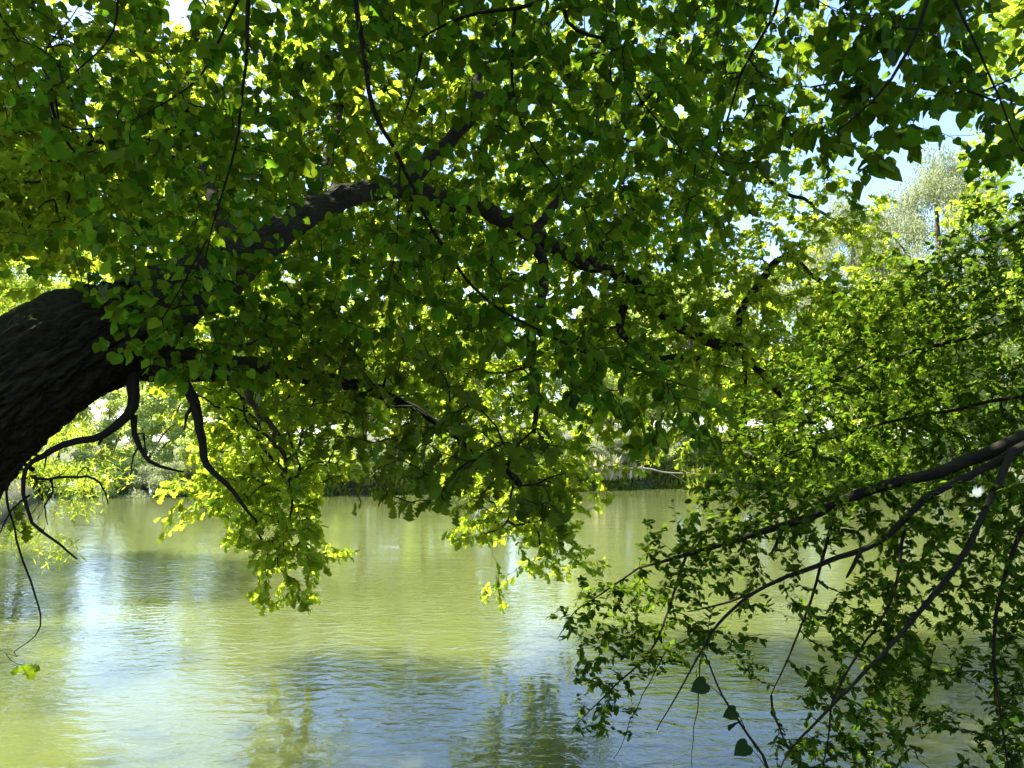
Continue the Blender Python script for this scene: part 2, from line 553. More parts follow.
# ------------------------------------------------------------------ growing twigs out of traced limbs
class Plant:
    def __init__(self):
        self.pos, self.dir, self.path, self.limb, self.link = [], [], [], [], []
        self.links = []          # (points, parent link, limb)
        self.limbs = []

    def add_limb(self, P, R, step=0.12, grow=True, start=0.0, gnarl=1.0):
        p, r = smooth_path(P, R, step, gnarl)
        k = len(self.limbs)
        self.limbs.append((p, r))
        if grow:
            T = norm(np.gradient(p, axis=0))
            L = np.concatenate([[0], np.cumsum(np.linalg.norm(np.diff(p, axis=0), axis=1))])
            keep = L >= start * L[-1]
            self.pos.append(p[keep])
            self.dir.append(T[keep])
            self.path.append(np.zeros(keep.sum()))
            self.limb.append(np.full(keep.sum(), k))
            self.link.append(np.full(keep.sum(), -1))
        return k

    def grow(self, A, droop=0.15, pathcost=0.35, jitter=0.03):
        pos, dr, pa, li, lk = (np.concatenate(q) for q in (self.pos, self.dir, self.path, self.limb, self.link))
        d0 = np.array([np.min(np.linalg.norm(pos - a, axis=1)) for a in A])
        A = A[np.argsort(d0)]
        cap = len(pos) + len(A) * 6
        n = len(pos)

        def big(q, sh):
            z = np.zeros((cap,) + sh, q.dtype)
            z[:n] = q
            return z
        pos, dr, pa, li, lk = big(pos, (3,)), big(dr, (3,)), big(pa, ()), big(li, ()), big(lk, ())
        tips = []
        for a in A:
            d = np.linalg.norm(pos[:n] - a, axis=1)
            i = int(np.argmin(d + pathcost * pa[:n]))
            dist = d[i]
            if dist < 0.03:
                continue
            st = pos[i]
            tdir = norm(dr[i] * 0.6 + norm(a - st) * 0.8 + UP * 0.25)
            c = st + tdir * dist * 0.5 + rng.normal(0, jitter * dist, 3)
            m = max(4, min(7, int(dist / 0.06)))
            t = np.linspace(0, 1, m)[:, None]
            q = (1 - t) ** 2 * st + 2 * t * (1 - t) * c + t ** 2 * a
            q[1:-1] += rng.normal(0, 0.02 * dist, (m - 2, 3))
            self.links.append((q, int(lk[i]), int(li[i])))
            tips.append(len(self.links) - 1)
            k = min(m - 1, 5)
            idx = np.linspace(1, m - 1, k).astype(int)
            T = norm(np.gradient(q, axis=0))
            pos[n:n + k], dr[n:n + k] = q[idx], T[idx]
            pa[n:n + k] = pa[i] + dist * idx / (m - 1)
            li[n:n + k], lk[n:n + k] = li[i], len(self.links) - 1
            n += k
        self.pos, self.dir, self.path, self.limb, self.link = [pos[:n]], [dr[:n]], [pa[:n]], [li[:n]], [lk[:n]]
        return tips

    def twig_radii(self, r0):
        cnt = np.ones(len(self.links))
        for i in range(len(self.links) - 1, -1, -1):
            p = self.links[i][1]
            if p >= 0:
                cnt[p] += cnt[i]
        return r0 * cnt ** 0.42


def parse_map(rows):
    g = np.zeros((24, 32))
    for k, s in rows.items():
        s = s.ljust(32, '0')
        assert len(s) == 32, (k, len(s))
        g[k] = [int(c) for c in s]
    return g


def sample_map(g, k, depth, extend=(0, 0, 0, 0), ext_k=0.6):
    """twig ends: for each 32-pixel cell of the photograph g*k points, each at its own distance. extend: cells past left, right, top, bottom"""
    out = []
    l, r, t, b = extend
    for i in range(-t, 24 + b):
        for j in range(-l, 32 + r):
            inside = 0 <= i < 24 and 0 <= j < 32
            v = g[min(max(i, 0), 23), min(max(j, 0), 31)] * k * (1 if inside else ext_k)
            n = int(v) + (rng.random() < v - int(v))
            for _ in range(n):
                px, py = (j + rng.random()) * 32, (i + rng.random()) * 32
                out.append(at(px, py, depth(px, py)))
    return np.array(out)


LIGHT = np.array([-0.35, 0.85, 0.25])      # towards the open river, where the light comes from


def twig_leaves(plant, links, per, span, size, droop, tilt, petiole, outw=0.7, light=0.4):
    """leaves along the last part of each twig -> dict limb -> P, D, N, S and petiole lines"""
    res = {}
    for li in links:
        q, _, limb = plant.links[li]
        L = np.concatenate([[0], np.cumsum(np.linalg.norm(np.diff(q, axis=0), axis=1))])
        n = max(2, int(rng.normal(per, per * 0.25)))
        sp = min(span, L[-1])
        sv = L[-1] - sp * np.linspace(0, 1, n) ** 0.9
        b = np.stack([np.interp(sv, L, q[:, c]) for c in range(3)], -1)
        j = np.clip(np.searchsorted(L, sv), 1, len(q) - 1)
        T = norm(q[j] - q[j - 1])
        side = norm(np.cross(T, UP + rng.normal(0, 0.3, (n, 3)))) * np.where(np.arange(n) % 2, 1, -1)[:, None]
        side[0] *= 0.2
        d = T * rng.uniform(0.3, 0.9, (n, 1)) + side * outw - UP * (droop + rng.normal(0, 0.3, (n, 1))) + rng.normal(0, 0.18, (n, 3))
        d = norm(d)
        nn = UP * 0.7 + LIGHT * light * rng.uniform(0.3, 2.2, (n, 1))
        nn = nn - d * np.sum(nn * d, -1, keepdims=True)
        nn = norm(nn) + rng.normal(0, tilt, (n, 3))
        sz = size * rng.choice([0.5, 0.75, 0.9, 1.0, 1.1, 1.25], n) * rng.uniform(0.9, 1.1, n)
        pd = norm(d * 0.6 + T * 0.4 + UP * 0.15)
        p = b + pd * (petiole * sz)[:, None]
        e = res.setdefault(limb, [[], [], [], [], []])
        for k, v in enumerate((p, d, nn, sz, np.stack([b, p], 1))):
            e[k].append(v)
    return {k: [np.concatenate(x) for x in e] for k, e in res.items()}


def tubes_batch(Q, r0, r1, sides):
    """many thin tubes with the same number of points at once"""
    n, m, _ = Q.shape
    T = norm(np.gradient(Q, axis=1))
    ch = norm(Q[:, -1] - Q[:, 0])
    ref = norm(np.cross(ch, np.where(np.abs(ch[:, 2:3]) < 0.8, UP, RT)))
    B = norm(np.cross(T, ref[:, None, :]))
    A = np.cross(B, T)
    th = np.linspace(0, 2 * math.pi, sides, endpoint=False)
    R = r0[:, None] + (r1 - r0)[:, None] * np.linspace(0, 1, m)[None]
    V = Q[:, :, None, :] + R[:, :, None, None] * (A[:, :, None, :] * np.cos(th)[None, None, :, None] + B[:, :, None, :] * np.sin(th)[None, None, :, None])
    I = np.arange(n * m * sides).reshape(n, m, sides)
    J = np.roll(I, -1, axis=2)
    F = np.stack([I[:, :-1], J[:, :-1], J[:, 1:], I[:, 1:]], -1).reshape(-1, 4)
    Lg = np.concatenate([np.zeros((n, 1)), np.cumsum(np.linalg.norm(np.diff(Q, axis=1), axis=2), axis=1)], 1)
    uv = np.stack([np.broadcast_to(np.abs(th / math.pi - 1)[None, None], (n, m, sides)), np.broadcast_to(Lg[:, :, None], (n, m, sides))], -1)
    return V.reshape(-1, 3), F, uv.reshape(-1, 2)


def twig_mesh(plant, rad, limb, stems=(), sides=4, stem_r=0.0007):
    by = {}
    for i, (q, p, lb) in enumerate(plant.links):
        if lb == limb:
            by.setdefault(len(q), []).append(i)
    parts = []
    for ids in by.values():
        r = rad[ids]
        parts.append(tubes_batch(np.array([plant.links[i][0] for i in ids]), r, r * 0.62, sides))
    if len(stems):
        z = np.full(len(stems), stem_r)
        parts.append(tubes_batch(np.asarray(stems), z, z, 3))
    return merge(parts) if parts else None


def P3(pts):
    return [at(*p) for p in pts]


def add_twigs(lo, tm, mat):
    """the twigs that grow out of a limb, joined into the limb's own mesh"""
    me = lo.data
    n = len(me.vertices)
    V0 = np.zeros(n * 3, np.float32)
    me.vertices.foreach_get('co', V0)
    off, p = np.zeros(3), lo.parent
    while p is not None:
        off = off + np.array(p.location)
        p = p.parent
    F0 = np.array([list(q.vertices) for q in me.polygons])
    U0 = np.zeros((n, 2), np.float32)
    lv = np.zeros(len(me.loops), np.int32)
    me.loops.foreach_get('vertex_index', lv)
    ul = np.zeros(len(me.loops) * 2, np.float32)
    me.uv_layers[0].data.foreach_get('uv', ul)
    U0[lv] = ul.reshape(-1, 2)
    V = np.vstack([V0.reshape(-1, 3) + off, tm[0]])
    F = np.vstack([F0, tm[1] + n])
    tmp = mesh_obj('joined', V, F, me.materials[0], lo.parent, uv=np.vstack([U0, tm[2]]))
    new = tmp.data
    new.materials.append(mat)
    mi = np.zeros(len(F), np.int32)
    mi[len(F0):] = 1
    new.polygons.foreach_set('material_index', mi)
    bpy.data.objects.remove(tmp)
    lo.data = new
    bpy.data.meshes.remove(me)
    new.name = 'limb'


def build_foliage(plant, limb_objs, rad, leaves, tmpl, mat, twig_mat, name='foliage', stem_r=0.0007, petioles=True, twigs=True):
    for limb, lo in limb_objs.items():
        if twigs:
            tm = twig_mesh(plant, rad, limb, leaves[limb][4] if petioles and limb in leaves else (), stem_r=stem_r)
            if tm:
                add_twigs(lo, tm, twig_mat)
        if limb in leaves:
            e = leaves[limb]
            pick = rng.integers(0, len(tmpl), len(e[0]))
            vs, fs, nv = [], [], 0
            for t, tm in enumerate(tmpl):
                w = pick == t
                if w.any():
                    V, F = leaf_mesh(tm, e[0][w], e[1][w], e[2][w], e[3][w])
                    vs.append(V)
                    fs.append(F + nv)
                    nv += len(V)
            mesh_obj(name, np.concatenate(vs), np.concatenate(fs), mat, lo)


# ------------------------------------------------------------------ the leaning oak on the left
def build_oak():
    root = empty('oak_tree', (-4.6, 3.3, 1.0), 'old leaning oak with thick dark mossy trunk arching out over the river', 'tree')
    pl = Plant()
    base = np.array(root.location)
    px = 4.0 / FPX
    k_tr = pl.add_limb([base + [0, 0, -0.4], base + [0.1, 0.1, 0.3], at(-110, 510, 3.95), at(-35, 430, 3.95), at(25, 378, 4.0), at(75, 348, 4.1), at(118, 333, 4.25), at(165, 315, 4.5)],
                       [0.55, 0.43, 0.33, 0.315, 0.315, 0.31, 0.29, 0.15], 0.022, grow=False, gnarl=0)
    names = {}

    def limb(pts, radii, step=0.045, start=0.0, grow=True, dead=False):
        if not dead:      # the limbs reach far out over the river
            q = [(x, y, float(np.interp(d, [4.9, 5.4, 6.2, 7.4, 8.6, 10, 11], [4.9, 6.0, 8.0, 10.2, 11.2, 12.1, 12.8])) if d > 4.9 else d) for x, y, d in pts]
            radii = [r * b[2] / a[2] for r, a, b in zip(radii, pts, q)]
            pts = q
        k = pl.add_limb(P3(pts), radii, step, grow=grow, start=start, gnarl=3.0 if dead else 1.8)
        names[k] = 'dead_branch' if dead else 'limb'
        return k
    limb([(140, 318, 4.4), (195, 285, 4.7), (250, 248, 5.0), (300, 216, 5.4), (350, 196, 5.8), (400, 188, 6.2), (440, 200, 6.6), (490, 212, 7.0), (530, 236, 7.4), (585, 262, 8.0), (635, 283, 8.6), (660, 312, 9.0), (700, 338, 9.3), (740, 352, 9.6), (770, 382, 10.0), (803, 415, 10.3)],
         [0.25, 0.19, 0.14, 0.10, 0.09, 0.085, 0.085, 0.08, 0.08, 0.065, 0.06, 0.065, 0.07, 0.06, 0.04, 0.015], start=0.12)
    limb([(120, 345, 4.3), (170, 362, 4.45), (225, 366, 4.7), (290, 372, 5.0), (350, 384, 4.9), (420, 415, 4.7), (480, 455, 4.4), (520, 485, 4.1)],
         [0.20, 0.12, 0.08, 0.06, 0.04, 0.025, 0.012, 0.006], start=0.2)
    limb([(405, 188, 6.25), (450, 142, 6.5), (474, 108, 6.6), (477, 72, 6.8), (492, 54, 7.0), (522, 60, 7.2), (548, 40, 7.5)], [0.07, 0.06, 0.06, 0.06, 0.055, 0.04, 0.02])
    limb([(531, 238, 7.42), (546, 268, 7.4), (537, 312, 7.3), (533, 350, 7.3), (537, 395, 7.4), (530, 438, 7.4), (515, 470, 7.5), (508, 520, 7.6)], [0.06, 0.052, 0.042, 0.034, 0.028, 0.021, 0.014, 0.006])
    limb([(636, 285, 8.62), (620, 330, 8.5), (648, 355, 8.6), (690, 358, 8.9), (735, 372, 9.2)], [0.05, 0.045, 0.04, 0.035, 0.015])
    limb([(738, 352, 9.6), (742, 312, 9.8), (764, 274, 10.0), (790, 259, 10.2), (822, 286, 10.5), (850, 300, 10.8)], [0.05, 0.05, 0.05, 0.04, 0.03, 0.012])
    limb([(742, 354, 9.62), (746, 385, 9.7), (742, 440, 9.8)], [0.03, 0.022, 0.008])
    limb([(225, 366, 4.72), (255, 405, 5.6), (280, 450, 6.6), (292, 500, 7.0), (284, 548, 7.2)], [0.035, 0.025, 0.016, 0.011, 0.005], start=0.3)
    limb([(240, 258, 4.92), (212, 190, 5.4), (185, 120, 6.0), (190, 55, 6.8), (235, -30, 7.4), (260, -120, 8)], [0.07, 0.045, 0.04, 0.03, 0.025, 0.015], start=0.2)
    limb([(300, 214, 5.42), (332, 150, 6.0), (352, 80, 6.8), (385, 5, 7.4), (420, -80, 8)], [0.035, 0.024, 0.02, 0.015, 0.01], start=0.2)
    limb([(588, 262, 8.05), (640, 205, 9.0), (700, 172, 10.0), (780, 188, 10.6), (855, 232, 11.0)], [0.06, 0.05, 0.045, 0.03, 0.012])
    limb([(532, 236, 7.4), (600, 150, 8.2), (660, 80, 9.0), (720, 10, 9.6), (760, -60, 10)], [0.05, 0.04, 0.035, 0.03, 0.012])
    # dead hanging boughs under the trunk
    D = [([(150, 362, 4.25), (178, 384, 4.15), (196, 425, 4.1), (207, 456, 4.1), (228, 484, 4.1), (258, 520, 4.1)], [0.05, 0.03, 0.024, 0.02, 0.014, 0.006]),
         ([(133, 370, 4.15), (134, 400, 4.1), (131, 417, 4.05), (100, 430, 4.0), (62, 440, 3.95), (47, 450, 3.95), (32, 468, 3.9), (30, 492, 3.9), (38, 520, 3.9), (76, 556, 3.95)], [0.036, 0.03, 0.027, 0.02, 0.017, 0.016, 0.012, 0.010, 0.008, 0.004]),
         ([(134, 415, 4.07), (136, 435, 4.07), (150, 456, 4.05), (168, 466, 4.05), (188, 470, 4.05)], [0.018, 0.014, 0.011, 0.009, 0.005]),
         ([(34, 478, 3.9), (48, 478, 3.9), (56, 476, 3.88), (86, 476, 3.86), (100, 487, 3.85), (111, 505, 3.84)], [0.008, 0.007, 0.007, 0.006, 0.005, 0.003]),
         ([(33, 470, 3.9), (24, 463, 3.92), (15, 468, 3.9), (6, 490, 3.9), (14, 530, 3.9), (30, 580, 3.9), (41, 612, 3.9), (36, 636, 3.9), (20, 650, 3.9)], [0.012, 0.010, 0.007, 0.006, 0.005, 0.005, 0.004, 0.003, 0.002]),
         ([(50, 478, 3.9), (52, 492, 3.9), (45, 506, 3.9), (48, 525, 3.92)], [0.006, 0.005, 0.004, 0.002]),
         ([(30, 495, 3.9), (10, 510, 3.85), (-6, 540, 3.8)], [0.006, 0.005, 0.002]),
         ([(76, 477, 3.87), (86, 468, 3.85), (93, 474, 3.85)], [0.003, 0.003, 0.002])]
    for a, b in D:
        live = a[-1][0] == 20          # one thin shoot still bears leaves
        limb(a, b, 0.05, grow=live, dead=not live)
    objs = {}
    P, R = pl.limbs[k_tr]
    V, F, uv = tube(P, R, 170, 0.12, 2.2, 3.3, furrow=0.045)
    trunk = mesh_obj('trunk', V, F, M['oak_bark'], root, uv=uv * [3.0, 1.0])
    for k, nm in names.items():
        P, R = pl.limbs[k]
        big = R[0] > 0.1
        V, F, uv = tube(P, R, 64 if big else 10, 0.16 if R[0] > 0.03 else 0.1, 5.0, k * 7.1, furrow=0.016 if big else 0)
        if nm == 'dead_branch':          # short broken spurs and fine side twigs
            parts = [(V, F, uv)]
            for _ in range(int(2 + len(P) * 0.13)):
                j = int(rng.integers(len(P) // 4, len(P) - 1))
                T = norm(P[j + 1] - P[j])
                d = norm(norm(np.cross(T, rng.normal(0, 1, 3))) + T * 0.9 - UP * 0.3)
                ln = rng.uniform(0.03, 0.2)
                q = np.array([P[j], P[j] + d * ln * 0.5 + rng.normal(0, 0.01, 3), P[j] + d * ln + rng.normal(0, 0.03, 3) - UP * ln * 0.2])
                r0 = max(R[j] * 0.45, 0.0018)
                parts.append(tube(q, [r0, r0 * 0.8, r0 * (0.7 if ln < 0.08 else 0.3)], 6))
            V, F, uv = merge(parts)
        o = mesh_obj(nm, V, F, M['oak_bark'] if big else (M['dead_bark'] if nm == 'dead_branch' else M['branch_bark']), root, uv=uv * ([2.0, 1.0] if big else [1, 1]))
        if nm == 'dead_branch':
            o['label'] = 'bare dead branch'
        else:
            objs[k] = o
    near = parse_map({
        9: '00000002222220', 10: '00000004444443', 11: '00000014555555', 12: '000000002455555',
        13: '0000000002355555500', 14: '00000000000255555400', 15: '100000000002431145', 16: '100000000000000021', 17: '1', 18: '0', 20: '1'})
    far = parse_map({
        0: '21123112234444443333333333', 1: '21223322334444444333333333', 2: '22233333344444554444443333',
        3: '23233333344444554444443333', 4: '233344444555555555444443220', 5: '444455555555556655555554542',
        6: '4444555566666556666666655443', 7: '3334455566667777777766665554', 8: '222245556667777777777666665542',
        9: '0002455567777766888888777777643', 10: '000244557777776777788777777775', 11: '000344557777765666777766666654', 12: '000002666655554566655555556653',
        13: '000000677654445788764444545530', 14: '000000677632114788511123345510', 15: '000002677700005788300000', 16: '000001077700004797000000',
        17: '00000000563000004520', 18: '0000000033000002', 19: '0'})
    dn = lambda px, py: rng.uniform(3.5, 5.2) - 0.3 * (px > 450)
    def df(px, py):
        base = np.interp(px, [0, 200, 330, 420, 520, 650, 900], [7.0, 10.0, 10.4, 10.6, 12.0, 12.0, 12.5])
        if py < 250:
            base -= np.interp(px, [0, 600], [1.5, 0.0])
        return base + rng.uniform(-1.3, 1.2)
    A1 = sample_map(near, 0.85, dn)
    far[:9, :23] = np.where(far[:9, :23] > 2, far[:9, :23] * 1.5, far[:9, :23])
    far[9:12] *= 1.2
    A2 = sample_map(far, 3.4, df, (3, 0, 3, 0))
    t1 = pl.grow(A1)
    t2 = pl.grow(A2)
    # added unseen upper crown, above the picture, spread to shade trunk and near leaves
    n = 1500
    A3 = np.stack([rng.normal(-5.4, 3.2, n), rng.normal(4.8, 2.0, n), rng.normal(9.2, 1.2, n)], -1)
    k_up = pl.add_limb([at(-60, 440, 4.0), np.array([-4.0, 4.3, 4.6]), np.array([-4.4, 5.2, 7.4]), np.array([-4.4, 5.4, 8.6]), np.array([-3.6, 5.8, 9.6])], [0.2, 0.16, 0.12, 0.08, 0.04])
    P, R = pl.limbs[k_up]
    V, F, uv = tube(P, R, 20, 0.12, 4, 90)
    objs[k_up] = mesh_obj('limb', V, F, M['oak_bark'], root, uv=uv)
    t3 = pl.grow(A3, pathcost=0.1)
    rad = pl.twig_radii(0.0026)
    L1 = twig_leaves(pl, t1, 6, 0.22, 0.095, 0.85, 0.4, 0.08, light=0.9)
    L2 = twig_leaves(pl, t2, 10, 0.42, 0.112, 0.45, 0.55, 0.08)
    L3 = twig_leaves(pl, t3, 13, 0.5, 0.14, 0.3, 0.6, 0.08)
    build_foliage(pl, objs, rad, {}, OAKS, M['oak_leaf'], M['twig_bark'], petioles=False)
    build_foliage(pl, objs, rad, L1, OAKS, M['oak_shade_tint'], M['twig_bark'], twigs=False)
    build_foliage(pl, objs, rad, L2, OAKS, M['oak_leaf'], M['twig_bark'], twigs=False)
    build_foliage(pl, objs, rad, L3, [SIMPLE], M['oak_leaf'], M['twig_bark'], twigs=False)


# ------------------------------------------------------------------ the linden above the camera
def build_linden():
    root = empty('linden_tree', (2.3, -2.6, 1.35), 'linden tree with large dark heart shaped leaves hanging across the top of the view', 'tree')
    pl = Plant()
    b = np.array(root.location)
    k_tr = pl.add_limb([b + [0, 0, -0.4], b + [0, 0, 0.2], b + [-0.05, 0.05, 2.0], b + [-0.2, 0.3, 4.2], b + [-0.3, 0.5, 7.0], b + [-0.2, 0.6, 9.5]], [0.42, 0.33, 0.27, 0.22, 0.14, 0.05], 0.12, grow=False)
    V, F, uv = tube(*pl.limbs[k_tr], 32, 0.08, 3, 1.5)
    mesh_obj('trunk', V, F, M['oak_bark'], root, uv=uv * [2, 1])
    objs = {}
    mains = [([b + [-0.1, 0.2, 3.2], np.array([1.2, -0.6, 5.0]), np.array([0.4, 1.0, 5.4]), np.array([-0.4, 2.2, 5.5]), np.array([-1.2, 3.4, 5.7])], [0.13, 0.09, 0.06, 0.04, 0.02]),
             ([b + [-0.15, 0.2, 3.8], np.array([2.2, -0.4, 5.4]), np.array([2.0, 1.4, 5.4]), np.array([2.2, 2.8, 5.6])], [0.10, 0.07, 0.05, 0.02]),
             ([b + [-0.2, 0.2, 3.5], np.array([0.0, -1.2, 5.4]), np.array([-1.4, 0.6, 5.5]), np.array([-2.4, 2.2, 5.6])], [0.11, 0.07, 0.05, 0.02]),
             ([b + [-0.25, 0.4, 5.2], np.array([1.0, 0.2, 8.0]), np.array([-0.6, 2.6, 9.0])], [0.10, 0.07, 0.03]),
             ([b + [-0.25, 0.4, 5.4], np.array([3.4, -0.4, 8.0]), np.array([4.4, 2.2, 8.6])], [0.10, 0.07, 0.03])]
    for P, R in mains:
        k = pl.add_limb(P, R, 0.12)
        V, F, uv = tube(*pl.limbs[k], 12, 0.1, 4, k)
        objs[k] = mesh_obj('limb', V, F, M['branch_bark'], root, uv=uv)
    T = [([(250, -170, 2.6), (250, -40, 2.7), (247, 30, 2.75), (247, 70, 2.8), (237, 130, 2.9), (225, 180, 3.0), (205, 260, 3.1)], 0.0095),
         ([(350, -170, 2.7), (352, -40, 2.8), (360, 30, 2.85), (375, 110, 2.9), (400, 160, 3.0), (440, 240, 3.2), (490, 300, 3.4), (560, 340, 3.5), (620, 365, 3.6), (700, 388, 3.7)], 0.012),
         ([(600, -150, 2.9), (560, -25, 3.0), (535, 4, 3.0), (480, 13, 3.05), (440, 29, 3.1), (385, 58, 3.2)], 0.012),
         ([(425, 36, 3.1), (415, 80, 3.15), (400, 122, 3.2)], 0.006),
         ([(555, -150, 2.95), (560, -5, 3.0), (578, 30, 3.0), (600, 37, 3.1), (620, 60, 3.2), (640, 100, 3.3), (682, 152, 3.4)], 0.010),
         ([(515, 10, 3.03), (512, 80, 3.05), (516, 110, 3.1), (535, 150, 3.2), (575, 200, 3.3), (605, 235, 3.4)], 0.007),
         ([(800, -150, 2.9), (783, -10, 3.0), (770, 25, 3.1), (742, 75, 3.2), (724, 130, 3.25), (710, 170, 3.3), (696, 196, 3.3)], 0.008),
         ([(965, -170, 2.2), (930, -10, 2.25), (905, 50, 2.3), (870, 100, 2.35), (835, 130, 2.4)], 0.008),
         ([(940, -30, 2.25), (975, 50, 2.3), (1005, 120, 2.3), (1020, 150, 2.3)], 0.005),
         ([(150, -170, 2.7), (122, -30, 2.8), (113, 30, 2.85), (85, 62, 2.9), (50, 88, 3.0)], 0.006),
         ([(247, -20, 2.72), (213, 57, 2.85), (193, 87, 2.9), (155, 108, 2.95), (125, 123, 3.0)], 0.006),
         ([(207, 240, 3.08), (180, 290, 3.15), (165, 330, 3.2), (240, 345, 3.3)], 0.004),
         ([(400, 165, 3.0), (395, 250, 3.05), (376, 330, 3.1)], 0.004)]
    heads = [0, 0, 1, None, 1, None, 1, 1, None, 2, None, None, None]
    for (pts, r), h in zip(T, heads):
        P = P3(pts)
        R = list(np.linspace(r, r * 0.3, len(P)))
        if h is not None:
            mp_ = pl.limbs[h][0]
            j = int(np.argmin(np.linalg.norm(mp_ - P[0], axis=1)))
            P = [mp_[j], mp_[j] * 0.5 + P[0] * 0.5 + np.array([0, 0, 0.12])] + P
            R = [r * 1.25, r * 1.1] + R
        k = pl.add_limb(P, R, 0.06)
        V, F, uv = tube(*pl.limbs[k], 8, 0.12, 9, k * 3.3)
        objs[k] = mesh_obj('limb', V, F, M['branch_bark'], root, uv=uv)
    g = parse_map({
        0: '32114013445666666666666432443440', 1: '33223332444555666666666432544520', 2: '33333334442011356666666422455541',
        3: '23334444431011245666666432444443', 4: '02334444431011235666665443234125', 5: '00234444432222234555554301010010',
        6: '00134444422224432455543200000000', 7: '22233443323444432344433000000000', 8: '12344555554344443332220000000000',
        9: '00135555554412444332210000000000', 10: '00024444442220344444100000000000', 11: '00002333310000123444420000000000',
        12: '00000000000000001344431000000000', 13: '00000000000000000023332000000000'})

    def dl(px, py):
        if px > 780 and py < 180:
            return rng.uniform(2.3, 3.1)
        if py > 290:
            return rng.uniform(3.0, 4.0)
        return rng.uniform(2.7, 4.8)
    A = sample_map(g, 1.35, dl, (4, 4, 4, 0), 0.6)
    t1 = pl.grow(A)
    n = 1900
    c = rng.normal(0, 1, (n, 3))
    c = c / np.linalg.norm(c, axis=1)[:, None] * rng.uniform(0.3, 1.0, (n, 1)) ** 0.4
    A2 = np.array([-0.3, 2.4, 8.4]) + c * [6.5, 5.2, 2.2]  # unseen crown overhead, added to keep the sun off the near leaves
    t2 = pl.grow(A2, pathcost=0.1)
    rad = pl.twig_radii(0.0012)
    L1 = twig_leaves(pl, t1, 5.5, 0.18, 0.050, 0.8, 0.4, 0.45, light=0.9)
    L2 = twig_leaves(pl, t2, 15, 0.7, 0.15, 0.3, 0.5, 0.2)
    build_foliage(pl, objs, rad, L1, HEARTS, M['linden_leaf'], M['twig_bark'])
    build_foliage(pl, objs, rad, L2, [SIMPLE], M['linden_leaf'], M['twig_bark'], twigs=False)


